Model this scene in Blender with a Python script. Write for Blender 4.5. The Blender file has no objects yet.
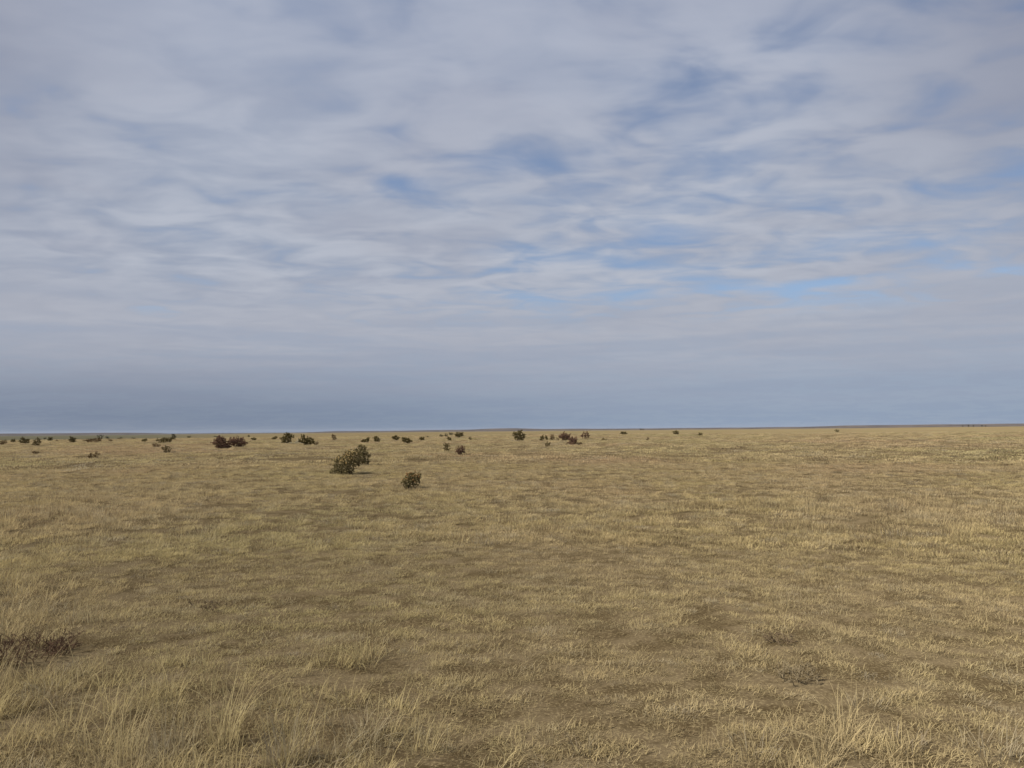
import bpy, math, random
import numpy as np
from mathutils import Vector, Matrix

R = math.radians
scene = bpy.context.scene
col = scene.collection
world = bpy.data.worlds.new('World')
scene.world = world
EYE = 1.6

# ------------------------------------------------------------------ node helper
class NT:
    def __init__(self, tree):
        self.t = tree; self.t.nodes.clear()
    def n(self, idname, ins=None, **props):
        nd = self.t.nodes.new(idname)
        for k, v in props.items(): setattr(nd, k, v)
        for k, v in (ins or {}).items(): self.set(nd.inputs[k], v)
        return nd
    def set(self, sock, v):
        if isinstance(v, bpy.types.NodeSocket): self.t.links.new(v, sock)
        elif isinstance(v, bpy.types.Node): self.t.links.new(v.outputs[0], sock)
        else: sock.default_value = v
    def m(self, op, a, b=0.0, c=None, clamp=False):
        nd = self.t.nodes.new('ShaderNodeMath'); nd.operation = op; nd.use_clamp = clamp
        self.set(nd.inputs[0], a); self.set(nd.inputs[1], b)
        if c is not None: self.set(nd.inputs[2], c)
        return nd.outputs[0]
    def ramp(self, v, a, b, lo=0.0, hi=1.0):
        nd = self.t.nodes.new('ShaderNodeMapRange'); nd.interpolation_type = 'SMOOTHSTEP'
        for i, x in enumerate((v, a, b, lo, hi)): self.set(nd.inputs[i], x)
        return nd.outputs[0]
    def mix(self, f, a, b, blend='MIX'):
        nd = self.t.nodes.new('ShaderNodeMix'); nd.data_type = 'RGBA'; nd.blend_type = blend
        self.set(nd.inputs[0], f)
        for i, x in ((6, a), (7, b)):
            self.set(nd.inputs[i], x if not isinstance(x, tuple) or len(x) == 4 else (*x, 1))
        return nd.outputs[2]
    def noise(self, vec, scale, detail=3.0, rough=0.55, dist=0.0, dim='3D'):
        nd = self.n('ShaderNodeTexNoise', {'Scale': scale, 'Detail': detail, 'Roughness': rough, 'Distortion': dist}, noise_dimensions=dim)
        self.set(nd.inputs['Vector'], vec)
        return nd.outputs[0]
    def vmul(self, v, s):
        nd = self.n('ShaderNodeVectorMath', operation='MULTIPLY'); self.set(nd.inputs[0], v); nd.inputs[1].default_value = s
        return nd.outputs[0]

def material(name):
    m = bpy.data.materials.new(name); m.use_nodes = True
    return m, NT(m.node_tree)

# ------------------------------------------------------------------ terrain
def hash2(ix, iy, seed):
    n = (ix.astype(np.int64) * 374761393 + iy.astype(np.int64) * 668265263 + seed * 1274126177) & 0x7fffffff
    n = ((n ^ (n >> 13)) * 1274126177) & 0x7fffffff
    return ((n ^ (n >> 16)) & 0xffff) / 65535.0

def vnoise(x, y, seed=0):
    ix, iy = np.floor(x), np.floor(y); fx, fy = x - ix, y - iy
    fx = fx * fx * (3 - 2 * fx); fy = fy * fy * (3 - 2 * fy)
    a, b = hash2(ix, iy, seed), hash2(ix + 1, iy, seed)
    c, d = hash2(ix, iy + 1, seed), hash2(ix + 1, iy + 1, seed)
    return (a * (1 - fx) + b * fx) * (1 - fy) + (c * (1 - fx) + d * fx) * fy

def fbm(x, y, seed=0, octv=3):
    s = 0; a = 0.5; t = 0
    for k in range(octv):
        s = s + a * vnoise(x * 2 ** k + 17.3 * k, y * 2 ** k - 9.1 * k, seed + k); t += a; a *= 0.5
    return s / t

def sstep(a, b, x):
    t = np.clip((x - a) / (b - a), 0, 1); return t * t * (3 - 2 * t)

def height(x, y):
    x = np.asarray(x, float); y = np.asarray(y, float)
    d = np.hypot(x, y)
    near = 1 - sstep(25, 70, d)
    h = 0.07 * (fbm(x / 1.7, y / 1.7, 3, 2) - 0.5) * near
    h = h + 0.10 * (fbm(x / 9, y / 9, 11, 2) - 0.5) * (1 - sstep(90, 250, d)) * sstep(1, 6, d)
    h = h + 0.5 * (fbm(x / 120, y / 120, 23, 2) - 0.5) * sstep(40, 260, d)
    az = np.degrees(np.arctan2(x, np.maximum(y, 1e-3)))
    h = h + 1.6 * sstep(24, 28.5, az) * sstep(250, 1100, d) * (y > 0)       # low rise on the right
    h = h - 1.2 * sstep(-9, -20, az) * sstep(230, 700, d) * (y > 0)        # the plain sinks a little on the left
    return h

def hz(x, y): return float(height(np.array([x]), np.array([y]))[0])

def mesh_obj(name, verts, faces, mats, parent=None, midx=None, smooth=False):
    me = bpy.data.meshes.new(name)
    me.from_pydata([tuple(v) for v in verts], [], faces)
    for m in (mats if isinstance(mats, (list, tuple)) else [mats]): me.materials.append(m)
    if midx is not None: me.polygons.foreach_set('material_index', np.asarray(midx, np.int32))
    if smooth: me.polygons.foreach_set('use_smooth', np.ones(len(me.polygons), bool))
    me.update()
    o = bpy.data.objects.new(name, me); col.objects.link(o)
    if parent: o.parent = parent
    return o

def tag(o, label=None, cat=None, group=None, kind=None):
    if label: o['label'] = label
    if cat: o['category'] = cat
    if group: o['group'] = group
    if kind: o['kind'] = kind
    return o

# ------------------------------------------------------------------ materials
def cover_colour(t, pos):
    """colour of the dry grass cover over the plain: patches of straw, rust and grey green"""
    n1 = t.noise(t.vmul(pos, (0.16, 0.16, 0)), 1.0, 4, 0.6)
    n2 = t.noise(t.vmul(pos, (0.035, 0.035, 0)), 1.0, 3, 0.55)
    n3 = t.noise(t.vmul(pos, (0.9, 0.9, 0)), 1.0, 3, 0.6)
    c = t.mix(t.ramp(n1, 0.36, 0.62), COL['straw'], COL['tan'])
    c = t.mix(t.ramp(n2, 0.50, 0.62, 0, 0.9), c, COL['rust'])
    c = t.mix(t.ramp(n2, 0.47, 0.34, 0, 0.7), c, COL['olive'])
    c = t.mix(t.ramp(n3, 0.52, 0.72, 0, 0.55), c, COL['grey'])
    return c

COL = dict(straw=(0.425, 0.345, 0.176), tan=(0.412, 0.326, 0.190), rust=(0.415, 0.295, 0.182),
           olive=(0.36, 0.325, 0.160), grey=(0.34, 0.295, 0.208))

def grass_material():
    m, t = material('dry_grass')
    pos = t.n('ShaderNodeNewGeometry').outputs['Position']
    c = cover_colour(t, pos)
    rnd = t.n('ShaderNodeObjectInfo').outputs['Random']
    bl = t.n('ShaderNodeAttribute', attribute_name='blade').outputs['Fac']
    c = t.mix(t.ramp(rnd, 0.6, 1.0, 0, 0.55), c, (0.23, 0.18, 0.10))       # weathered tufts
    c = t.mix(t.ramp(t.m('FRACT', t.m('MULTIPLY', rnd, 7.31)), 0.72, 0.86, 0, 0.85), c, (0.145, 0.105, 0.062))   # dead brown tufts
    c = t.mix(t.ramp(t.m('FRACT', t.m('MULTIPLY', rnd, 13.7)), 0.84, 0.95, 0, 0.7), c, (0.33, 0.29, 0.215))   # grey weathered tufts
    c = t.mix(t.ramp(rnd, 0.25, 0.0, 0, 0.3), c, (0.48, 0.40, 0.20))         # bleached tufts
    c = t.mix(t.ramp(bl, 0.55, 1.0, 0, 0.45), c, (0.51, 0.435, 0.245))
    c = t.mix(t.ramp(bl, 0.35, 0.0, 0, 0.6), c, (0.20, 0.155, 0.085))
    c = t.mix(1.0, c, (GRASS_K, GRASS_K, GRASS_K), 'MULTIPLY')
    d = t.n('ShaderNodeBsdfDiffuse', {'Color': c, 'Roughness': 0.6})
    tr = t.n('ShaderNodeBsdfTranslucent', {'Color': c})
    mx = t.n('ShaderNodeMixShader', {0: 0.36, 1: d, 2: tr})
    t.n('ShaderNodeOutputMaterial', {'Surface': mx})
    return m

GRASS_K = 1.22

def ground_material():
    m, t = material('prairie_soil')
    pos = t.n('ShaderNodeNewGeometry').outputs['Position']
    c = cover_colour(t, pos)
    g1 = t.noise(pos, 9.0, 5, 0.65); g2 = t.noise(pos, 2.2, 4, 0.6); g3 = t.noise(pos, 55.0, 3, 0.6)
    # bare soil and grey litter between the tufts
    d = t.n('ShaderNodeVectorMath', {0: pos}, operation='LENGTH').outputs['Value']
    far = t.ramp(d, 60, 220)
    soil = t.mix(t.ramp(g2, 0.4, 0.6), (0.072, 0.053, 0.028), (0.125, 0.096, 0.056))
    soil = t.mix(t.ramp(g1, 0.5, 0.7, 0, 0.6), soil, (0.040, 0.028, 0.013))
    soil = t.mix(t.ramp(g3, 0.5, 0.68, 0, 0.7), soil, (0.24, 0.19, 0.105))
    # unbroken cover beyond where single tufts can be made out
    big = t.noise(t.vmul(pos, (0.006, 0.012, 0)), 1.0, 4, 0.6)
    farc = t.mix(t.ramp(big, 0.45, 0.62, 0, 0.6), c, (0.34, 0.275, 0.12))
    farc = t.mix(t.ramp(t.noise(t.vmul(pos, (0.02, 0.03, 0)), 1.0, 4, 0.6), 0.52, 0.66, 0, 0.6), farc, (0.235, 0.185, 0.09))
    ax = t.n('ShaderNodeSeparateXYZ', {0: pos})
    ratio = t.m('DIVIDE', ax.outputs[0], t.m('MAXIMUM', ax.outputs[1], 1.0))
    leftfar = t.m('MULTIPLY', t.ramp(ratio, -0.30, -0.50), t.ramp(d, 180, 420))
    farc = t.mix(t.m('MULTIPLY', leftfar, 0.8), farc, (0.215, 0.215, 0.145))
    farc = t.mix(1.0, farc, (FAR_K, FAR_K, FAR_K), 'MULTIPLY')
    colr = t.mix(far, soil, farc)
    bump = t.n('ShaderNodeBump', {'Strength': 0.6, 'Distance': 0.03, 'Height': g1})
    bs = t.n('ShaderNodeBsdfDiffuse', {'Color': colr, 'Roughness': 0.8, 'Normal': bump})
    t.n('ShaderNodeOutputMaterial', {'Surface': bs})
    return m

FAR_K = 0.47

def cholla_material(name, a, b, spine, k=0.5):
    m, t = material(name)
    pos = t.n('ShaderNodeNewGeometry').outputs['Position']
    n = t.noise(pos, 7.0, 3, 0.6); f = t.noise(pos, 45.0, 3, 0.7)
    c = t.mix(t.ramp(n, 0.35, 0.65), a, b)
    c = t.mix(t.ramp(f, 0.50, 0.66, 0, k), c, spine)
    bs = t.n('ShaderNodeBsdfDiffuse', {'Color': c, 'Roughness': 0.7})
    t.n('ShaderNodeOutputMaterial', {'Surface': bs})
    return m

def plain_material(name, a, b, scale=20.0):
    m, t = material(name)
    pos = t.n('ShaderNodeNewGeometry').outputs['Position']
    c = t.mix(t.ramp(t.noise(pos, scale, 3, 0.6), 0.35, 0.65), a, b)
    bs = t.n('ShaderNodeBsdfDiffuse', {'Color': c, 'Roughness': 0.7})
    t.n('ShaderNodeOutputMaterial', {'Surface': bs})
    return m

M_grass = grass_material()
M_ground = ground_material()
M_near = cholla_material('cholla_olive', (0.090, 0.078, 0.034), (0.145, 0.118, 0.054), (0.42, 0.34, 0.19), 0.75)
M_green = cholla_material('cholla_dark_green', (0.054, 0.045, 0.015), (0.085, 0.067, 0.023), (0.19, 0.15, 0.07), 0.5)
M_olive = cholla_material('cholla_tan_olive', (0.080, 0.062, 0.026), (0.115, 0.090, 0.038), (0.24, 0.19, 0.10), 0.5)
M_brown = cholla_material('cholla_brown', (0.085, 0.052, 0.024), (0.120, 0.076, 0.038), (0.19, 0.14, 0.08), 0.4)
M_purple = cholla_material('cholla_purple_brown', (0.105, 0.060, 0.042), (0.16, 0.094, 0.064), (0.25, 0.165, 0.11), 0.55)
M_far = cholla_material('far_brush', (0.035, 0.035, 0.018), (0.055, 0.052, 0.025), (0.09, 0.08, 0.05), 0.3)
M_fruit = plain_material('fruit_yellow', (0.50, 0.34, 0.14), (0.58, 0.46, 0.22))
M_rust = plain_material('fruit_rust', (0.34, 0.16, 0.07), (0.46, 0.28, 0.11))
M_bark = plain_material('cholla_bark', (0.075, 0.055, 0.04), (0.12, 0.09, 0.06))
M_pale = plain_material('pale_grey_brush', (0.46, 0.43, 0.31), (0.32, 0.30, 0.21), 14.0)
M_weed = plain_material('dead_weed', (0.14, 0.105, 0.066), (0.22, 0.165, 0.105))
M_darkweed = plain_material('dark_dead_weed', (0.105, 0.066, 0.045), (0.16, 0.105, 0.07))
M_greyweed = plain_material('grey_weed', (0.20, 0.160, 0.10), (0.29, 0.235, 0.145))
M_hill = plain_material('hill_scrub', (0.060, 0.050, 0.046), (0.10, 0.08, 0.066), 0.004)

# ------------------------------------------------------------------ ground sheet and hills (the setting)
def build_ground():
    rad = [0.4]
    while rad[-1] < 13000: rad.append(rad[-1] * 1.055)
    NA = 300
    # finer sectors towards +y, where the plain is seen
    u = np.linspace(0, 1, NA, endpoint=False)
    ang = 2 * np.pi * (u - 0.14 * np.sin(2 * np.pi * u)) + 0.0
    ang = ang + np.pi * 0                                # dense near 0 (= +y)
    rr = np.array(rad)
    A, RR = np.meshgrid(ang, rr)
    X = RR * np.sin(A); Y = RR * np.cos(A); Z = height(X, Y)
    V = np.stack([X, Y, Z], -1).reshape(-1, 3)
    V = np.vstack([V, [[0, 0, hz(0, 0)]]])
    F = []
    for i in range(len(rr) - 1):
        for j in range(NA):
            k = (j + 1) % NA
            F.append((i * NA + j, i * NA + k, (i + 1) * NA + k, (i + 1) * NA + j))
    c = len(V) - 1
    for j in range(NA): F.append((c, (j + 1) % NA, j))
    return tag(mesh_obj('ground', V, F, M_ground, smooth=True), kind='structure')
build_ground()

def ridge(name, az0, az1, dist, prof, depth=900):
    """a long low swell of land standing dist metres off, prof(az in degrees) = its height"""
    az = np.linspace(az0, az1, 160); V = []; F = []
    secs = [(-depth, -6.0), (-depth * 0.55, 0.45), (-depth * 0.28, 1.0), (depth * 0.3, 1.0), (depth, -6.0)]
    for a in az:
        h = prof(a)
        for dd, k in secs:
            r = dist + dd
            V.append((r * math.sin(R(a)), r * math.cos(R(a)), h * k if k > 0 else k))
    n = len(secs)
    for i in range(len(az) - 1):
        for j in range(n - 1):
            F.append((i * n + j, (i + 1) * n + j, (i + 1) * n + j + 1, i * n + j + 1))
    return tag(mesh_obj(name, V, F, M_hill, smooth=False), kind='structure')

def prof_mesa(a):
    v = float(fbm(np.array([a * 0.9 + 40]), np.array([3.3]), 5, 3)[0])
    w = float(fbm(np.array([a * 0.35 + 11]), np.array([7.7]), 9, 2)[0])
    h = 10 + 7 * (v - 0.5)
    if a < -25: h = 11 + 5 * (v - 0.5)                       # dark line at the left
    elif a < -14: h = 3.5
    elif a < -4: h = 8 + 5 * w
    elif a < 6: h = 12 + 9 * (v - 0.5) + 8 * float(sstep(0.42, 0.55, np.array([w]))[0])
    elif a < 22: h = 10 + 5 * (v - 0.5)
    else: h = 16 + 10 * (v - 0.5)
    return h
def smooth_prof(a): return 1.5 * sum(prof_mesa(a + d) for d in (-1.0, -0.5, 0, 0.5, 1.0)) / 5
ridge('hills', -55, 55, 7600, smooth_prof)

# ------------------------------------------------------------------ grass (nobody could count it: one object)
def blade_strip(V, F, BL, base, az, lean, length, width, curl, rnd, segs=3, droop=0.0):
    """one tapered, bending blade"""
    ca, sa = math.cos(az), math.sin(az)
    p = np.array(base, float); th = lean
    sx, sy = -sa * width / 2, ca * width / 2
    st = length / segs; b0 = len(V)
    for s in range(segs + 1):
        k = 1 - 0.85 * (s / segs) ** 1.5
        if s < segs:
            V.append((p[0] - sx * k, p[1] - sy * k, p[2])); V.append((p[0] + sx * k, p[1] + sy * k, p[2]))
        else:
            V.append(tuple(p))
        p = p + st * np.array([math.sin(th) * ca, math.sin(th) * sa, math.cos(th)])
        th += curl / segs + droop * (s / segs)
    for s in range(segs - 1):
        a = b0 + 2 * s; F.append((a, a + 1, a + 3, a + 2))
    a = b0 + 2 * (segs - 1); F.append((a, a + 1, a + 2))
    BL.extend([rnd] * (len(V) - b0))

def tuft(seed, n, rad, l0, l1, w, lean, curl, segs=3, droop=0.0):
    rg = random.Random(seed); V, F, BL = [], [], []
    for _ in range(n):
        a = rg.uniform(0, 2 * math.pi); r = rad * math.sqrt(rg.random())
        az = a + rg.gauss(0, 0.9)
        L = rg.uniform(l0, l1) * (1 - 0.35 * r / rad)
        blade_strip(V, F, BL, (r * math.cos(a), r * math.sin(a), -0.01), az,
                    abs(rg.gauss(lean, lean * 0.5)), L, w * rg.uniform(0.7, 1.3), rg.uniform(0.2, 1.0) * curl, rg.random(), segs, droop)
    return V, F, BL

PROTO = []
def add_proto(*a, **k): PROTO.append(tuft(*a, **k)); return len(PROTO) - 1
# near: short curly bunches, finer standing bunches, tall wisps, arching feathery blades, flat litter
K_SHORT = [add_proto(10 + i, 130, 0.095, 0.03, 0.075, 0.0030, 0.90, 1.6) for i in range(6)]
K_MID = [add_proto(20 + i, 56, 0.10, 0.05, 0.17, 0.0030, 0.62, 1.1) for i in range(3)]
K_WISP = [add_proto(30 + i, 16, 0.07, 0.22, 0.44, 0.0030, 0.20, 0.5, segs=4) for i in range(3)]
K_ARCH = [add_proto(40 + i, 26, 0.12, 0.22, 0.55, 0.0040, 0.42, 1.6, segs=6, droop=0.06) for i in range(3)]
K_LITTER = [add_proto(50 + i, 70, 0.17, 0.03, 0.10, 0.0030, 1.35, 0.5, segs=2) for i in range(2)]
# farther out: broader clumps
K_CLUMP = [add_proto(60 + i, 130, 0.21, 0.05, 0.135, 0.008, 0.80, 1.1, segs=2) for i in range(4)]
K_CLUMPT = [add_proto(70 + i, 80, 0.22, 0.10, 0.26, 0.007, 0.45, 0.7, segs=2) for i in range(2)]
K_FAR = [add_proto(80 + i, 190, 0.75, 0.07, 0.19, 0.024, 0.75, 0.9, segs=2) for i in range(3)]

def scatter():
    rng = np.random.default_rng(5)
    P, KD, SC, RT = [], [], [], []
    def zone(n, r0, r1, half, pick):
        # uniform over the area of the wedge
        r = np.sqrt(rng.uniform(r0 ** 2, r1 ** 2, n)); a = rng.uniform(-half, half, n)
        x, y = r * np.sin(a), r * np.cos(a)
        pick(x, y, r)
    def put(x, y, kinds, s, zs=None, dz=0.0):
        # grass stands thin where weeds have taken the ground
        k = np.ones(len(x), bool)
        for wx, wy, wr in ((-3.62, 5.55, 0.50), (-3.4, 5.8, 0.35), (2.0, 5.8, 0.16), (1.8, 4.95, 0.2), (-1.0, 4.2, 0.10), (-2.1, 4.35, 0.10)):
            k &= (np.hypot(x - wx, (y - wy) * 0.9) > wr) | (rng.random(len(x)) < 0.25)
        x, y, s = x[k], y[k], s[k]; zs = None if zs is None else zs[k]
        n = len(x)
        if n == 0: return
        P.append(np.stack([x, y, height(x, y) + dz], -1))
        KD.append(np.asarray(kinds)[rng.integers(0, len(kinds), n)])
        z = s if zs is None else zs
        SC.append(np.stack([s, s, z], -1))
        RT.append(np.stack([rng.normal(0, .08, n), rng.normal(0, .08, n), rng.uniform(0, 6.283, n)], -1))
    def cover(x, y):
        """how thick the grass stands: bare pockets at 0"""
        a = fbm(x / 0.22, y / 0.20, 101, 2); b = fbm(x / 2.6, y / 1.8, 131, 3)
        return a, b
    def tall(x, y):
        t = fbm(x / 1.5 + 5, y / 1.1, 171, 3)
        left = sstep(0.2, -1.4, x + 0.15 * (y - 5)) * sstep(7.0, 4.8, y) + 0.8 * sstep(-2.5, -4.5, x) * sstep(13, 7, y)
        right = 0.7 * sstep(0.55, 0.2, np.hypot((x - 1.75) / 1.5, (y - 3.9) / 1.0))
        return t + 0.27 * left + 0.10 * right - 0.06
    def near(x, y, r):
        a, b = cover(x, y); u = rng.random(len(x)); t = tall(x, y)
        keep = u < sstep(0.35, 0.47, a * 0.87 + b * 0.13) * 0.92 + 0.08
        x, y, a, b, t = (q[keep] for q in (x, y, a, b, t)); v = rng.random(len(x))
        th = sstep(0.56, 0.80, t)
        mid = v < th * 0.55 + 0.015
        lit = (~mid) & (v > 0.92)
        sh = (~mid) & (~lit)
        s = rng.uniform(0.55, 1.45, len(x)) * (0.75 + 0.5 * b)
        put(x[sh], y[sh], K_SHORT, s[sh]); put(x[mid], y[mid], K_MID, s[mid] * (0.75 + 0.5 * th[mid])); put(x[lit], y[lit], K_LITTER, s[lit])
    def thatch(x, y, r):
        b = fbm(x / 0.8, y / 0.6, 211, 3); k = rng.random(len(x)) < sstep(0.36, 0.56, b) * 0.9 + 0.1
        put(x[k], y[k], K_LITTER, rng.uniform(0.7, 1.3, k.sum()))
    def wisps(x, y, r):
        t = tall(x, y); u = rng.random(len(x)); keep = u < sstep(0.58, 0.90, t) * 0.7 + 0.012
        s = rng.uniform(0.6, 1.05, len(x)) * (0.5 + 0.6 * sstep(0.4, 0.8, t)); put(x[keep], y[keep], K_WISP, s[keep])
    def arch(x, y, r):
        t = tall(x, y); keep = rng.random(len(x)) < sstep(0.58, 0.88, t)
        put(x[keep], y[keep], K_ARCH, rng.uniform(0.55, 1.0, keep.sum()))
    def clump(x, y, r):
        a = fbm(x / 0.75, y / 0.6, 101, 2); b = fbm(x / 5, y / 3.2, 131, 3); u = rng.random(len(x))
        keep = u < sstep(0.30, 0.45, a * 0.88 + b * 0.12) * 0.85 + 0.15
        x, y, b, r = x[keep], y[keep], b[keep], r[keep]
        t = fbm(x / 7 + 5, y / 4.5, 171, 3) + 0.10 * sstep(-2, -10, x)
        tl = rng.random(len(x)) < sstep(0.55, 0.75, t) * 0.22
        s = rng.uniform(0.7, 1.25, len(x)) * (0.7 + 0.5 * b)
        put(x[~tl], y[~tl], K_CLUMP, s[~tl]); put(x[tl], y[tl], K_CLUMPT, s[tl])
    def far(x, y, r):
        b = fbm(x / 14, y / 9, 131, 3); u = rng.random(len(x)); keep = u < (sstep(0.28, 0.5, b) * 0.5 + 0.5) * (1 - sstep(180, 330, r)) 
        s = rng.uniform(0.7, 1.3, keep.sum()) * (1 + r[keep] / 400)
        put(x[keep], y[keep], K_FAR, s, s * rng.uniform(0.6, 1.1, keep.sum()) / (1 + r[keep] / 400))
    H = R(43)
    zone(int(0.75 * (13 ** 2 - 2.2 ** 2) * 88), 2.2, 13, H, near)
    zone(int(0.75 * (13 ** 2 - 2.2 ** 2) * 36), 2.2, 13, H, thatch)
    zone(int(0.75 * (15 ** 2 - 2.2 ** 2) * 14), 2.2, 15, H, wisps)
    zone(int(0.75 * (8 ** 2 - 2.2 ** 2) * 12), 2.2, 8, H, arch)
    zone(int(0.75 * (42 ** 2 - 11 ** 2) * 22), 11, 42, H, clump)
    zone(int(0.75 * (40 ** 2 - 13 ** 2) * 1), 13, 40, H, wisps)
    zone(int(0.75 * (120 ** 2 - 38 ** 2) * 1.0), 38, 120, H, far)
    zone(int(0.75 * (330 ** 2 - 100 ** 2) * 0.45), 100, 330, H, far)
    return np.vstack(P), np.concatenate(KD), np.vstack(SC), np.vstack(RT)

def build_grass():
    P, KD, SC, RT = scatter()
    V, F, BL, PR = [], [], [], []
    for k, (v, f, b) in enumerate(PROTO):
        o = len(V); V += v; F += [tuple(i + o for i in q) for q in f]; BL += b; PR += [k] * len(v)
    nv = len(V); n = len(P)
    V = np.vstack([np.array(V), P])
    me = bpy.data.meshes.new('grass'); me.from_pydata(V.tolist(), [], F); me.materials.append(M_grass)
    def att(nm, ty, data, key='value'):
        a = me.attributes.new(nm, ty, 'POINT'); a.data.foreach_set(key, np.ascontiguousarray(data).ravel())
    att('blade', 'FLOAT', np.concatenate([np.array(BL), np.zeros(n)]).astype(np.float32))
    att('tuft', 'INT', np.concatenate([np.array(PR), np.full(n, -1)]).astype(np.int32))
    att('kindof', 'INT', np.concatenate([np.full(nv, -1), KD]).astype(np.int32))
    att('size', 'FLOAT_VECTOR', np.vstack([np.ones((nv, 3)), SC]).astype(np.float32), 'vector')
    att('turn', 'FLOAT_VECTOR', np.vstack([np.zeros((nv, 3)), RT]).astype(np.float32), 'vector')
    me.update()
    o = bpy.data.objects.new('grass', me); col.objects.link(o)
    tag(o, 'dry straw coloured grass covering the whole plain', 'grass', kind='stuff')
    g = bpy.data.node_groups.new('grass_tufts', 'GeometryNodeTree')
    g.interface.new_socket('Geometry', in_out='INPUT', socket_type='NodeSocketGeometry')
    g.interface.new_socket('Geometry', in_out='OUTPUT', socket_type='NodeSocketGeometry')
    t = NT(g)
    gi = t.n('NodeGroupInput'); go = t.n('NodeGroupOutput'); join = t.n('GeometryNodeJoinGeometry')
    def named(nm, ty):
        nd = t.n('GeometryNodeInputNamedAttribute', data_type=ty); nd.inputs['Name'].default_value = nm
        return nd.outputs['Attribute']
    def eq(sock, v):
        nd = t.n('FunctionNodeCompare', data_type='INT', operation='EQUAL')
        t.t.links.new(sock, nd.inputs[2]); nd.inputs[3].default_value = v
        return nd.outputs[0]
    tu, ko, sz, tn = named('tuft', 'INT'), named('kindof', 'INT'), named('size', 'FLOAT_VECTOR'), named('turn', 'FLOAT_VECTOR')
    e2r = t.n('FunctionNodeEulerToRotation'); t.t.links.new(tn, e2r.inputs[0])
    sep = t.n('GeometryNodeSeparateGeometry', domain='POINT')
    t.t.links.new(gi.outputs[0], sep.inputs[0]); t.t.links.new(eq(tu, -1), sep.inputs[1])
    for k in range(len(PROTO)):
        sp = t.n('GeometryNodeSeparateGeometry', domain='POINT')
        t.t.links.new(sep.outputs[1], sp.inputs[0]); t.t.links.new(eq(tu, k), sp.inputs[1])
        ip = t.n('GeometryNodeInstanceOnPoints')
        t.t.links.new(sep.outputs[0], ip.inputs['Points']); t.t.links.new(eq(ko, k), ip.inputs['Selection'])
        t.t.links.new(sp.outputs[0], ip.inputs['Instance'])
        t.t.links.new(e2r.outputs[0], ip.inputs['Rotation']); t.t.links.new(sz, ip.inputs['Scale'])
        t.t.links.new(ip.outputs[0], join.inputs[0])
    t.t.links.new(join.outputs[0], go.inputs[0])
    md = o.modifiers.new('tufts', 'NODES'); md.node_group = g
    print('grass tufts', n)
build_grass()

# ------------------------------------------------------------------ cholla bushes
def joint_mesh(V, F, p, q, r, sides):
    """one swollen cylindrical joint from p to q"""
    p, q = np.array(p), np.array(q); d = q - p; L = np.linalg.norm(d); d = d / max(L, 1e-6)
    up = np.array([0, 0, 1.0]) if abs(d[2]) < 0.9 else np.array([1.0, 0, 0])
    a = np.cross(d, up); a /= np.linalg.norm(a); b = np.cross(d, a)
    b0 = len(V)
    for t, k in ((0.0, 0.55), (0.22, 1.0), (0.8, 1.05), (1.0, 0.5)):
        for s in range(sides):
            w = 2 * math.pi * s / sides
            V.append(p + d * L * t + r * k * (math.cos(w) * a + math.sin(w) * b))
    V.append(q + d * r * 0.4); tip = len(V) - 1
    for i in range(3):
        for s in range(sides):
            s2 = (s + 1) % sides
            F.append((b0 + i * sides + s, b0 + i * sides + s2, b0 + (i + 1) * sides + s2, b0 + (i + 1) * sides + s))
    for s in range(sides): F.append((b0 + 3 * sides + s, b0 + 3 * sides + (s + 1) % sides, tip))

STYLE = dict(near=(M_near, 0.15, 1750, 0.0120), nearg=(M_near, 0.3, 1000, 0.0140), green=(M_green, 0.35, 420, 0.032), olive=(M_olive, 0.45, 380, 0.027),
             brown=(M_brown, 0.55, 300, 0.028), purple=(M_purple, 0.95, 620, 0.027), spiky=(M_green, 0.9, 330, 0.034), fork=(M_purple, 1.3, 170, 0.034), far=(M_far, 0.4, 90, 0.055))

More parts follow.
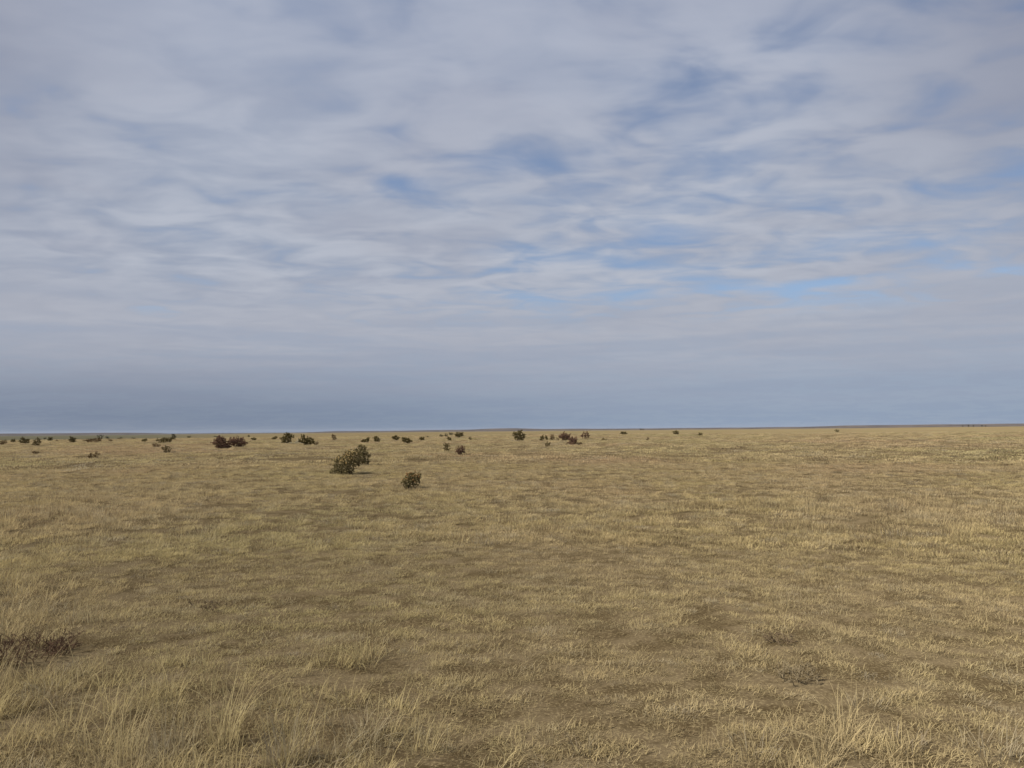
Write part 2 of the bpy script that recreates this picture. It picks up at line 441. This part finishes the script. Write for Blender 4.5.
def grow(rg, W, H, nj, upright, jr, skew=None, arms=0):
    """skeleton of a cholla: (start, end, radius, is_tip) joints inside a dome W wide and H high, plus its main stems"""
    big = max(W, H * 0.8); nb = max(3, int(3 + big * 4))
    st = 0.15 * (H ** 0.5) * (1.0 if nj > 120 else 1.15)
    # a lopsided dome with a bumpy top
    ph = [rg.uniform(0, 6.283) for _ in range(3)]; sk = rg.uniform(-0.25, 0.25) if skew is None else skew
    bm = 0.55 if 300 < nj < 700 and jr < 0.0125 else 1.0
    J, stems, q = [], [], []
    for i in range(nb):
        a = rg.uniform(0, 2 * math.pi); r = 0.24 * math.sqrt(rg.random())
        p = np.array([W * r * math.cos(a), W * 0.8 * r * math.sin(a), -0.02])
        d = np.array([math.cos(a) * 0.9 * r / 0.3, math.sin(a) * 0.7 * r / 0.3, 0.6 + 0.7 * rg.random() + upright]); d /= np.linalg.norm(d)
        e = p + d * st * 1.1; stems.append((p, e)); q.append((e, d, 0))
    # fill the dome: each new joint grows from the nearest joint towards a free spot
    nodes = [(e, d) for e, d, _ in q]; tips = []
    N = np.array([e for e, _ in nodes])
    while len(J) < nj:
        while True:                                        # a ragged ball on a narrow foot
            x, y, z = rg.uniform(-.5, .5), rg.uniform(-.5, .5), rg.random()
            th = math.atan2(z - 0.42, x)
            lim = (0.92 if nj > 1500 else 0.80) + bm * (0.13 * math.sin(2 * th + ph[0]) + 0.12 * math.sin(5 * th + ph[1]) + 0.08 * math.sin(11 * th + ph[2]))
            if (2 * x) ** 2 + (2.3 * y) ** 2 + ((z - 0.42) / (0.58 if z > 0.42 else 0.50)) ** 2 < lim ** 2 + (0.25 if rg.random() < 0.06 else 0): break
        x *= W; y *= W; z = z * H * (1 + sk * 2 * x / W)
        tg = np.array([x, y, z]); k = int(np.argmin(((N - tg) ** 2).sum(1))); p, d = nodes[k]
        v = tg - p; L = np.linalg.norm(v)
        if L < st * 0.25: 
            nj -= 0.25; continue
        dd = v / L * 0.9 + 0.35 * d + np.array([rg.gauss(0, .3), rg.gauss(0, .3), rg.gauss(0.1 + 0.25 * upright, .25)]); dd /= np.linalg.norm(dd)
        e = p + dd * min(L, st * rg.uniform(0.6, 1.05))
        if e[2] < 0.0: e[2] = 0.0
        J.append((p, e, jr * rg.uniform(0.8, 1.15))); tips.append((e, dd)); nodes.append((e, dd)); N = np.vstack([N, e])
    for _ in range(arms):                                  # raised arms above the dome
        c = [q for q in tips if q[0][2] > 0.45 * H] or tips
        p, d = rg.choice(c)
        for s in range(rg.randint(2, 3)):
            d = d * 0.5 + np.array([rg.gauss(0, .18), rg.gauss(0, .18), 0.9]); d /= np.linalg.norm(d)
            e = p + d * st * 1.0; J.append((p, e, jr * 1.1)); p = e
            if e[2] > H * 1.02: break
        tips.append((p, d))
    return J, stems, tips

def build_bush(idx, X, Y, W, H, style, label):
    mat, upright, nj, jr = STYLE[style]
    rg = random.Random(900 + idx * 7)
    D = math.hypot(X, Y)
    H = H + (0.05 if D < 60 else 0.03)                                            # the foot stands in the grass
    nj = int(nj * min(1.6, max(0.25, (W * H / 1.3) ** 0.6)))
    if style in ('near', 'nearg'): nj = int(STYLE[style][2] * (1.0 if W > 0.8 else 0.33))
    jr = jr * min(1.3, max(0.6, (W * H / 1.4) ** 0.35)) if style not in ('near', 'nearg') else jr
    J, stems, tips = grow(rg, W, H, nj, upright, jr, 0.12 if idx == 0 else None, {'spiky': 7, 'fork': 5, 'purple': 16, 'green': 0}.get(style, 0))
    z = hz(X, Y)
    # stretch to the measured spread
    al = np.array([e for _, e, _ in J]) if J else np.zeros((1, 3))
    kx = W / max(0.05, (al[:, 0].max() - al[:, 0].min() + 2 * jr)); kz = H / max(0.05, float(np.percentile(al[:, 2], 100 if style in ('spiky', 'fork', 'purple') else 98.5)) + jr)
    cx = (al[:, 0].max() + al[:, 0].min()) / 2
    f = lambda p: np.array([(p[0] - cx) * kx, p[1] * kx, p[2] * kz])
    # the bush is turned so that its broad side is towards the path
    yaw = -math.atan2(X, Y)
    sides = 6 if D < 60 else 4
    V, F = [], []
    for p, e, r in J: joint_mesh(V, F, f(p), f(e), r, sides)
    SM = []
    for p, e in stems:
        a, b = [], []; joint_mesh(a, b, f(p), f(e), jr * 1.35, sides); SM.append((a, b))
    grp = 'bushes scattered over the grassland'
    nm = 'cholla_bush' if style not in ('far',) else 'desert_bush'
    if H * 773 / D < 5.0 or style == 'far':                 # too far off for parts to show
        for a, b in SM:
            n0 = len(V); V += a; F += [tuple(i + n0 for i in q) for q in b]
        o = mesh_obj(nm, V, F, mat, smooth=True); o.location = (X, Y, z); o.rotation_euler.z = yaw
        return tag(o, label, 'bush', grp)
    root = bpy.data.objects.new(nm, None); col.objects.link(root); root.empty_display_size = 0.2
    root.location = (X, Y, z); root.rotation_euler.z = yaw
    tag(root, label, 'bush', grp)
    mesh_obj('crown', V, F, mat, root, smooth=True)
    for a, b in SM: mesh_obj('stem', a, b, M_bark if style != 'purple' else mat, root, smooth=True)
    if style == 'near':
        fm = M_fruit if W > 0.8 else M_rust
        # yellowing fruit sit on the joint ends, mostly high up on the sunny side
        T = sorted(tips, key=lambda q: -(q[0][2] / H + 0.9 * rg.random() - 0.5 * q[0][1] / W - 0.25 * q[0][0] / W))[:95 if W > 0.8 else 50]
        for e, d in T:
            FV, FF = [], []
            e2 = f(e); joint_mesh(FV, FF, e2 - d * 0.004, e2 + d * (0.034 if W > 0.8 else 0.026), 0.016 if W > 0.8 else 0.0125, 6)
            mesh_obj('fruit', FV, FF, fm, root, smooth=True)
    return root

BUSHES = [
    (-6.5, 30.3, 1.30, 0.86, 'near', 'widest near bush, dark olive cholla with pale fruit, on the plain left of centre'),
    (-7.3, 37.5, 0.97, 0.92, 'nearg', 'dark cholla rising behind the right shoulder of the widest near bush'),
    (-2.9, 22.1, 0.63, 0.42, 'near', 'compact rounded cholla with rusty fruit, the bush standing closest in the grass'),
    (-85.8, 130.4, 1.52, 0.84, 'brown', 'reddish brown bush cut by the left edge of the photo'),
    (-105.1, 163.1, 1.05, 0.84, 'green', 'little dark bush just right of the reddish bush at the left edge'),
    (-89.9, 142.6, 2.03, 1.11, 'green', 'dome shaped dark bush, second from the round tan bush at far left'),
    (-70.5, 114.8, 1.34, 1.19, 'olive', 'tall rounded olive tan bush standing right of the dome shaped one'),
    (-39.6, 64.4, 0.58, 0.29, 'brown', 'tiny brown shrub alone in the grass below the round olive tan bush'),
    (-356.4, 563.7, 2.19, 1.82, 'far', 'tiny far bush peeking above the dome shaped dark bush'),
    (-220.8, 365.7, 1.42, 0.95, 'far', 'tiny far bush just up and right of the round olive tan bush'),
    (-115.1, 192.8, 1.37, 1.00, 'green', 'small dark bush right of the round olive tan bush at far left'),
    (-104.3, 177.4, 0.80, 0.46, 'brown', 'very low brown bush, rightmost of the far left cluster'),
    (-86.7, 152.6, 1.58, 1.18, 'green', 'solitary round dark bush between the far left cluster and the long brown bush'),
    (-81.1, 149.5, 3.29, 0.97, 'brown', 'long low reddish brown bush with darker bushes behind it at left'),
    (-184.6, 346.8, 3.14, 1.79, 'far', 'dark far bush rising behind the right end of the long brown bush'),
    (-213.0, 407.5, 2.11, 1.32, 'far', 'faint far bush right of the dark one behind the long brown bush'),
    (-83.0, 159.9, 1.03, 0.62, 'brown', 'small brown bush just right of the long low reddish brown bush'),
    (-138.1, 272.5, 1.76, 0.71, 'far', 'low flat far bush, right of the small brown bush beside the long one'),
    (-28.1, 51.6, 0.33, 0.40, 'brown', 'thin upright brown cholla, left of a close pair in the left grass'),
    (-29.1, 54.2, 0.56, 0.42, 'brown', 'spreading brown cholla, right of a close pair in the left grass'),
    (-117.3, 239.9, 1.40, 0.56, 'far', 'faint low far bush up and left of the flat dark bush at left'),
    (-73.1, 153.9, 1.29, 0.68, 'green', 'flat dark bush left of the spiky topped wide cholla'),
    (-62.1, 138.7, 3.41, 1.26, 'spiky', 'wide dark cholla with spiky upright arms, in the left part of the plain'),
    (-117.2, 268.2, 1.73, 1.67, 'far', 'dark far bush rising at the right end of the wide spiky cholla'),
    (-42.7, 92.9, 1.08, 0.55, 'brown', 'sparse little cholla in front of the left end of the wide spiky cholla'),
    (-29.3, 65.6, 0.85, 0.64, 'olive', 'tan olive cholla with open arms in front of the wide spiky cholla'),
    (-130.9, 313.4, 1.62, 0.81, 'far', 'low far bush just right of the wide spiky cholla'),
    (-139.0, 364.3, 3.30, 0.75, 'far', 'far dark smear of brush above the left half of the big purple brown thicket'),
    (-29.7, 79.0, 2.15, 1.43, 'purple', 'left and larger half of the big purple brown cholla thicket'),
    (-31.2, 88.2, 2.17, 1.37, 'purple', 'right half of the big purple brown cholla thicket'),
    (-121.3, 356.2, 1.24, 1.01, 'far', 'tiny far bush on the skyline right of the big purple brown thicket'),
    (-55.1, 164.9, 1.28, 0.64, 'green', 'small flat dark bush right of the big purple brown thicket'),
    (-55.2, 179.7, 1.63, 0.74, 'green', 'low dark bush touching the left side of the square topped dark bush'),
    (-34.4, 118.1, 2.29, 1.60, 'green', 'square topped dense dark bush beside a pale grey patch'),
    (-26.4, 99.4, 2.19, 1.48, 'spiky', 'dark branching cholla right of the pale grey patch, its arms raised'),
    (-24.4, 96.5, 0.56, 0.57, 'brown', 'small slanting cholla arm at the right foot of the dark branching cholla'),
    (-36.5, 158.5, 1.23, 1.23, 'brown', 'upright dark bush above and left of the widest near bush'),
    (-21.5, 112.9, 1.39, 1.02, 'spiky', 'branching dark cholla directly above the top of the widest near bush'),
    (-21.6, 122.9, 1.35, 0.95, 'green', 'dark cholla with one raised right arm, right of the widest near bush'),
    (-21.3, 141.5, 1.65, 0.95, 'green', 'block shaped dark bush, upper left of a pair above the closest bush'),
    (-14.0, 102.9, 1.60, 0.88, 'green', 'wide dark bush, lower right of a pair above the closest bush'),
    (-15.8, 135.0, 1.05, 0.80, 'spiky', 'sparse small cholla right of the pair above the closest bush'),
    (-22.4, 205.0, 0.66, 0.42, 'far', 'speck of a far bush up and right of the sparse small cholla'),
    (-19.7, 214.9, 1.39, 0.75, 'far', 'flat dark bush at the left end of the central far cluster'),
    (-18.3, 213.4, 1.10, 0.97, 'far', 'upright dark bush, second in the central far cluster'),
    (-11.0, 134.4, 0.96, 0.70, 'green', 'dark bush hanging lowest in the central far cluster'),
    (-28.2, 358.3, 2.78, 1.20, 'far', 'dark bush at the top of the central far cluster'),
    (-12.7, 184.5, 2.39, 1.34, 'green', 'largest and darkest bush of the central far cluster'),
    (-7.6, 139.1, 0.72, 0.61, 'olive', 'small round bush alone right of the central far cluster'),
    (-5.3, 62.4, 0.73, 0.69, 'olive', 'open armed olive cholla, left of two below the central far cluster'),
    (-3.6, 52.8, 0.75, 0.65, 'purple', 'purple brown cholla with two raised arms, right of two below the central cluster'),
    (1.1, 123.4, 2.32, 1.68, 'green', 'large dense dark green bush alone at the centre of the plain'),
    (4.4, 115.5, 0.82, 0.99, 'green', 'dark bush at the left end of the centre right thicket, holes showing'),
    (5.6, 128.1, 0.58, 0.83, 'green', 'narrow upright bush, second from left in the centre right thicket'),
    (3.4, 74.8, 0.63, 0.53, 'olive', 'small round bush in front of the left end of the centre right thicket'),
    (6.3, 122.3, 0.87, 1.04, 'brown', 'loose brown bush, third along the centre right thicket'),
    (7.2, 123.0, 0.51, 0.51, 'brown', 'tiny dark bush at the left foot of the tall pale brown bush'),
    (8.0, 118.7, 2.00, 1.54, 'purple', 'broad pale purple brown bush, tallest middle of the centre right thicket'),
    (6.4, 82.7, 1.18, 1.02, 'purple', 'dark purple brown bush at the front of the centre right thicket'),
    (5.8, 83.0, 0.28, 0.30, 'brown', 'tiny tuft of a bush left of the foremost purple brown bush'),
    (7.2, 82.9, 0.59, 0.34, 'brown', 'low scruffy bush right of the foremost purple brown bush'),
    (12.9, 137.4, 1.87, 1.51, 'fork', 'forked bush with raised arms at the right end of the centre right thicket'),
    (14.4, 121.7, 1.10, 0.35, 'olive', 'low flat bush in the grass right of the forked bush'),
    (35.8, 249.5, 2.58, 1.03, 'green', 'flat topped dark bush, first on the plain right of the thicket'),
    (19.9, 114.1, 0.52, 0.53, 'brown', 'tiny upright dark bush alone in the grass right of centre'),
    (54.1, 256.8, 2.49, 1.33, 'spiky', 'knobbly far bush with three bumps near the skyline right of centre'),
    (46.7, 192.5, 1.49, 0.80, 'green', 'slanted dark bush, right neighbour of the three bumped bush'),
    (142.5, 340.2, 2.20, 1.14, 'far', 'dark bush near the skyline, alone on the right side'),
]
for i, b in enumerate(BUSHES): build_bush(i, *b)

# ------------------------------------------------------------------ single plants one can pick out
def grass_tuft(name, label, X, Y, n, rad, l0, l1, w, lean, curl, segs, droop, seed, grp, mat=None, lead=()):
    V, F, BL = tuft(seed, n, rad, l0, l1, w, lean, curl, segs, droop)
    for az, ln, L, cu, dr in lead:                       # the few long blades that arch right over
        blade_strip(V, F, BL, (0.02, 0.0, 0.0), R(az), ln, L, 0.0042, cu, 0.95, 10, dr)
    o = mesh_obj(name, V, F, mat or M_grass)
    a = o.data.attributes.new('blade', 'FLOAT', 'POINT'); a.data.foreach_set('value', np.array(BL, np.float32))
    o.location = (X, Y, hz(X, Y)); return tag(o, label, 'grass tuft', grp)
TG = 'tall tufts in the near grass'
grass_tuft('grass_tuft', 'tall pale straw tuft whose longest blades arch right over, in the left foreground', -1.50, 4.10, 60, 0.10, 0.28, 0.58, 0.0036, 0.28, 0.9, 7, 0.06, 401, TG,
           lead=((10, .30, .78, 1.3, .22), (25, .38, .70, 1.5, .25), (-8, .22, .74, 1.1, .22), (165, .35, .62, 1.3, .24)))
grass_tuft('grass_tuft', 'upright straw tuft at the bottom edge, right of the tuft with arching blades', -1.12, 3.88, 46, 0.09, 0.22, 0.46, 0.0036, 0.24, 0.7, 6, 0.05, 402, TG,
           lead=((5, .3, .56, 1.4, .2),))
grass_tuft('grass_tuft', 'loose pale tuft with blades bent both ways, left of the arching tuft', -1.97, 3.99, 46, 0.11, 0.22, 0.46, 0.0036, 0.38, 1.0, 6, 0.08, 403, TG,
           lead=((170, .4, .6, 1.4, .2), (15, .35, .58, 1.5, .2)))
grass_tuft('grass_tuft', 'small spiky straw tuft at the bottom edge, just left of the middle', -0.46, 3.97, 40, 0.09, 0.12, 0.30, 0.0036, 0.45, 0.7, 5, 0.04, 404, TG)
grass_tuft('grass_tuft', 'thin upright wisps of pale grass alone in the short grass on the right', 2.37, 7.03, 26, 0.10, 0.20, 0.36, 0.0040, 0.10, 0.25, 4, 0.02, 405, TG)
grass_tuft('grass_tuft', 'broad yellowish tuft in the bottom right corner', 2.33, 3.88, 70, 0.16, 0.14, 0.30, 0.0036, 0.5, 0.8, 5, 0.05, 406, TG)

def weed(name, label, X, Y, W, H, n, mat, seed, grp):
    """a low dead plant of forking twigs"""
    rg = random.Random(seed); V, F = [], []
    def twig(p, d, L, r, lv):
        e = p + d * L; joint_mesh(V, F, p, e, r, 4)
        if lv == 0: return
        for _ in range(rg.choice((2, 3))):
            dd = d * 0.7 + np.array([rg.gauss(0, .55), rg.gauss(0, .55), rg.gauss(.05, .35)]); dd /= np.linalg.norm(dd)
            twig(e, dd, L * rg.uniform(.55, .85), r * 0.75, lv - 1)
    for _ in range(n):
        a = rg.uniform(0, 6.283); q = math.sqrt(rg.random())
        p = np.array([W * .42 * q * math.cos(a), W * .3 * q * math.sin(a), -0.01])
        d = np.array([math.cos(a) * .7 * q + rg.gauss(0, .25), math.sin(a) * .6 * q + rg.gauss(0, .25), .75]); d /= np.linalg.norm(d)
        twig(p, d, H * rg.uniform(.28, .45), 0.0035, 3)
    o = mesh_obj(name, V, F, mat); o.location = (X, Y, hz(X, Y)); return tag(o, label, 'weed', grp)
WG = 'dead weeds in the near grass'
weed('dead_weed', 'dark reddish brown matted dead weed at the left edge of the near grass', -3.62, 5.72, 0.85, 0.17, 80, M_darkweed, 501, WG)
weed('dead_weed', 'small dark twiggy weed in the short grass on the right', 2.00, 5.86, 0.22, 0.09, 12, M_weed, 502, WG)
weed('dead_weed', 'wider twiggy brown weed just in front of the small dark one on the right', 1.80, 5.01, 0.36, 0.11, 18, M_greyweed, 503, WG)
weed('dead_weed', 'greyish brown weed patch among the grass, above the arching tuft', -2.80, 7.30, 0.60, 0.08, 16, M_weed, 504, WG)

def pale_brush():
    rg = random.Random(61); V, F = [], []
    W, H = 2.1, 0.80
    for _ in range(1500):
        a = rg.uniform(0, 6.283); q = math.sqrt(rg.random()); x, y = W / 2 * q * math.cos(a), W * .35 * q * math.sin(a)
        zt = H * (1 - q * q) ** .5 * (0.65 + 0.35 * math.sin(5 * x + 1)); z = zt * rg.random() ** .6
        s = rg.uniform(.03, .06); d = Vector((rg.gauss(0, 1), rg.gauss(0, 1), rg.gauss(.6, 1))).normalized(); e = d.orthogonal().normalized()
        c = Vector((x, y, z)); b = len(V)
        V += [c - e * s * .4, c + d * s, c + e * s * .4, c - d * s]; F.append((b, b + 3, b + 2, b + 1))
    o = mesh_obj('low_brush', V, F, M_pale); o.location = (-30.4, 109.6, hz(-30.4, 109.6)); o.rotation_euler.z = 0.27
    tag(o, 'pale grey patch of low brush between two dark bushes, left of centre', 'brush')
pale_brush()

def skyline_tree(az, D, h, label, grp, seed):
    rg = random.Random(seed); V, F, TV, TF = [], [], [], []
    joint_mesh(TV, TF, (0, 0, -.1), (0, 0, h * .45), h * .05, 5)
    for _ in range(220):
        d = Vector((rg.gauss(0, 1), rg.gauss(0, 1), rg.gauss(0, 1))).normalized() * rg.random() ** .4
        c = Vector((d.x * h * .42, d.y * h * .42, h * .62 + d.z * h * .38)); s = h * rg.uniform(.05, .10)
        u = Vector((rg.gauss(0, 1), rg.gauss(0, 1), rg.gauss(0, 1))).normalized(); v = u.orthogonal().normalized(); b = len(V)
        V += [c - u * s, c + v * s * .6, c + u * s, c - v * s * .6]; F.append((b, b + 1, b + 2, b + 3))
    X, Y = D * math.sin(R(az)), D * math.cos(R(az))
    r = bpy.data.objects.new('skyline_tree', None); col.objects.link(r); r.location = (X, Y, hz(X, Y))
    mesh_obj('crown', V, F, M_far, r); mesh_obj('trunk', TV, TF, M_bark, r)
    tag(r, label, 'tree', grp)
for i, a in enumerate((30.18, 30.50, 30.77, 31.23, 31.43)):
    skyline_tree(a, 1350, 2.6 + 0.5 * (i % 2), 'tiny dark tree in the row on the skyline at far right', 'trees in the row on the right skyline', 700 + i)
for i, a in enumerate((9.42, 9.58)):
    skyline_tree(a, 1600, 4.6 - i, 'one of two tiny dark trees side by side on the skyline, right of centre', 'pair of trees on the skyline', 720 + i)

# ------------------------------------------------------------------ light and air settings
SUN_E = 5.0; EXPO = 0.42; HAZE = 2e-5
SKY_K = (0.85, 0.87, 0.90)
CLOUD_LT = (3.55, 3.80, 4.40); CLOUD_DK = (2.35, 2.72, 3.5); CLOUD_GREY = (2.8, 2.88, 3.4); CLOUD_TOP = (2.6, 2.9, 3.85); CLOUD_VIGNETTE = (1.95, 2.1, 2.7)
CLOUD_PALE = (3.1, 3.25, 3.75)
BELT_L = (1.1, 1.47, 2.15); BELT_R = (1.95, 2.5, 3.4)
GAPS = [(-14.1, 26.2, 8.2, 5.2, -0.07), (-25.4, 19.9, 8.9, 3.7, -0.05), (2.7, 20.6, 3.0, 1.9, -0.05), (9.7, 20.0, 22.2, 8.2, 0.035), (3.1, 26.2, 5.9, 4.4, -0.07), (-16.2, 21.0, 4.4, 3.0, -0.05), (-8.6, 18.0, 2.8, 0.7, 0.06), (-8.6, 21.5, 2.2, 0.7, 0.06), (-0.8, 19.4, 4.4, 0.5, 0.05), (11.4, 14.0, 2.2, 0.6, 0.08), (3.6, 10.4, 3.7, 1.0, -0.06), (-3.0, 22.3, 8.2, 1.6, 0.05), (-8.3, 18.2, 3.7, 1.3, 0.05), (0.8, 19.6, 6.7, 1.2, 0.06), (11.4, 14.0, 4.4, 1.0, 0.08), (6.7, 12.8, 11.9, 1.9, 0.05), (19.0, 9.9, 13.0, 0.5, 0.13), (3.6, 9.9, 12.6, 0.7, 0.07), (14.1, 19.6, 16.3, 4.4, 0.03), (28.8, 13.1, 6.7, 3.0, 0.04), (13.6, 28.2, 4.4, 1.9, 0.04), (22.5, 24.2, 4.4, 1.5, 0.04), (-29.0, 24.0, 9.0, 4.0, -0.06), (-26.0, 10.5, 14.0, 5.0, -0.09), (-18.0, 20.0, 6.0, 3.0, -0.03)]

# ------------------------------------------------------------------ camera
cam = bpy.data.cameras.new('camera'); co = bpy.data.objects.new('camera', cam); col.objects.link(co)
cam.sensor_fit = 'HORIZONTAL'; cam.sensor_width = 36.0; cam.lens = 36.0 * 773.0 / 1024.0
cam.clip_start = 0.05; cam.clip_end = 60000
pt = math.atan(47.0 / 773.0); rl = R(0.503)
fw = Vector((0, math.cos(pt), math.sin(pt))); r0 = Vector((1, 0, 0)); u0 = r0.cross(fw)
rt = math.cos(rl) * r0 - math.sin(rl) * u0; up = math.cos(rl) * u0 + math.sin(rl) * r0
mat = Matrix((rt, up, -fw)).transposed().to_4x4(); mat.translation = (0, 0, EYE)
co.matrix_world = mat
scene.camera = co

# ------------------------------------------------------------------ sun and sky
SUN_EL, SUN_AZ = 46.0, -106.0           # degrees; azimuth from +y towards +x
sd = bpy.data.lights.new('sun', 'SUN'); sd.energy = SUN_E; sd.angle = R(8); sd.color = (1.0, 0.93, 0.82)
so = bpy.data.objects.new('sun', sd); col.objects.link(so)
sv = Vector((math.sin(R(SUN_AZ)) * math.cos(R(SUN_EL)), math.cos(R(SUN_AZ)) * math.cos(R(SUN_EL)), math.sin(R(SUN_EL))))
so.rotation_euler = (-sv).to_track_quat('-Z', 'Y').to_euler(); so.location = sv * 60

def build_sky():
    world.use_nodes = True
    t = NT(world.node_tree)
    sky = t.n('ShaderNodeTexSky', sky_type='NISHITA', sun_disc=False)
    sky.sun_elevation = R(SUN_EL); sky.sun_rotation = R(SUN_AZ); sky.altitude = 1500
    sky.air_density = 1.0; sky.dust_density = 0.6; sky.ozone_density = 1.5
    dirv = t.n('ShaderNodeTexCoord').outputs['Generated']
    xyz = t.n('ShaderNodeSeparateXYZ', {0: dirv})
    x, y, z = xyz.outputs
    el = t.m('MULTIPLY', t.m('ARCSINE', z), 57.29578)                 # degrees
    az = t.m('MULTIPLY', t.m('ARCTAN2', x, y), 57.29578)
    zz = t.m('ADD', t.m('MAXIMUM', z, 0.0), 0.085)
    px, py = t.m('DIVIDE', x, zz), t.m('DIVIDE', y, zz)
    # the layer drifts in rolls that lie slightly askew
    P = t.n('ShaderNodeCombineXYZ', {0: px, 1: py, 2: 0.0}).outputs[0]
    def lay(rot, sx, sy):
        mp = t.n('ShaderNodeMapping', {'Vector': P}); mp.inputs['Rotation'].default_value = (0, 0, R(rot))
        mp.inputs['Scale'].default_value = (sx, sy, 1); return mp.outputs[0]
    big = t.noise(lay(20, 1.0, 1.2), 1.1, 4, 0.5, 0.3)
    med = t.noise(lay(-24, 1.5, 1.9), 2.2, 4, 0.46, 0.7)
    fin = t.noise(lay(8, 2.0, 3.6), 3.6, 4, 0.5, 0.3)
    dens = t.m('ADD', t.m('ADD', t.m('MULTIPLY', big, 0.42), t.m('MULTIPLY', med, 0.48)), t.m('MULTIPLY', fin, 0.10))
    # where the deck thins: (azimuth, elevation, half widths, amount), degrees
    gap = None
    for a, e, wa, we, k in GAPS:
        u = t.m('DIVIDE', t.m('SUBTRACT', az, a), wa); v = t.m('DIVIDE', t.m('SUBTRACT', el, e), we)
        g = t.m('MULTIPLY', t.m('POWER', 2.71828, t.m('MULTIPLY', t.m('ADD', t.m('MULTIPLY', u, u), t.m('MULTIPLY', v, v)), -1.0)), k)
        gap = g if gap is None else t.m('ADD', gap, g)
    dens = t.m('SUBTRACT', t.m('ADD', dens, 0.045), gap)
    opq = t.ramp(dens, 0.30, 0.56, 0.22, 1.0)
    low = t.ramp(el, 10.5, 7.5)                                          # far edge of the deck closes up
    opq = t.m('MAXIMUM', opq, t.m('MULTIPLY', low, 0.97))
    # cloud brightness: thin = bright, thick = grey underside
    shade = t.m('ADD', t.m('MULTIPLY', med, 0.78), t.m('MULTIPLY', fin, 0.22))
    cl = t.mix(t.ramp(shade, 0.30, 0.70), CLOUD_DK, CLOUD_LT)
    cl = t.mix(t.ramp(big, 0.42, 0.66, 0, 0.35), cl, CLOUD_GREY)
    edge = t.m('MULTIPLY', t.ramp(el, 12, 30, 0, 1.0), 0.45)
    cl = t.mix(edge, cl, CLOUD_TOP)
    side = t.m('MULTIPLY', t.m('MAXIMUM', t.ramp(az, 18, 42, 0, 1.0), t.ramp(az, -20, -46, 0, 0.9)), t.ramp(el, 8, 27, 0.35, 1.0))  # lens vignette at the upper corners, painted as darker cloud colour
    cl = t.mix(side, cl, CLOUD_VIGNETTE)
    cl = t.mix(t.m('MULTIPLY', t.ramp(el, 13, 7.5), 0.7), cl, CLOUD_PALE)
    st = t.noise(t.n('ShaderNodeCombineXYZ', {0: t.m('MULTIPLY', az, 0.045), 1: t.m('MULTIPLY', el, 0.8), 2: 3.0}).outputs[0], 1.0, 4, 0.5, 0.3)
    cl = t.mix(t.m('MULTIPLY', t.ramp(el, 11, 8), t.ramp(st, 0.42, 0.64, 0, 0.42)), cl, CLOUD_DK)
    # blue grey belt of distant cloud base shade and haze, painted over the skyline, deeper to the left
    belt = t.ramp(el, 7.8, -0.6)
    bc = t.mix(t.ramp(az, -30, 22), BELT_L, BELT_R)
    streak = t.noise(t.n('ShaderNodeCombineXYZ', {0: t.m('MULTIPLY', az, 0.02), 1: t.m('MULTIPLY', el, 0.55), 2: 0.0}).outputs[0], 1.0, 3, 0.5)
    bc = t.mix(t.ramp(streak, 0.4, 0.6, 0, 0.10), bc, CLOUD_GREY)
    cl = t.mix(belt, cl, bc)
    full = t.mix(opq, t.mix(1.0, sky.outputs[0], SKY_K, 'MULTIPLY'), cl)
    bg = t.n('ShaderNodeBackground', {'Color': full, 'Strength': 0.1})
    t.n('ShaderNodeOutputWorld', {'Surface': bg})
build_sky()

# ------------------------------------------------------------------ air
def build_haze():
    top = 60.0; b = 15500.0
    V = [(sx * b, sy * b, z) for z in (-9.0, top) for sy in (-1, 1) for sx in (-1, 1)]
    F = [(0, 2, 3, 1), (4, 5, 7, 6), (0, 1, 5, 4), (2, 6, 7, 3), (0, 4, 6, 2), (1, 3, 7, 5)]
    m = bpy.data.materials.new('air'); m.use_nodes = True; t = NT(m.node_tree)
    pv = t.n('ShaderNodeVolumePrincipled', {'Color': (0.80, 0.87, 1.0, 1), 'Density': HAZE, 'Anisotropy': 0.2})
    t.n('ShaderNodeOutputMaterial', {'Volume': pv})
    o = mesh_obj('haze', V, F, m); tag(o, kind='stuff')
if HAZE > 0: build_haze()

scene.view_settings.view_transform = 'Standard'; scene.view_settings.look = 'None'
scene.view_settings.exposure = EXPO; scene.view_settings.gamma = 1.0
scene.view_settings.use_curve_mapping = False
scene.render.engine = 'CYCLES'
scene.cycles.use_denoising = True
scene.cycles.max_bounces = 5; scene.cycles.diffuse_bounces = 3; scene.cycles.transparent_max_bounces = 4
scene.cycles.volume_bounces = 0
scene.cycles.filter_width = 1.5
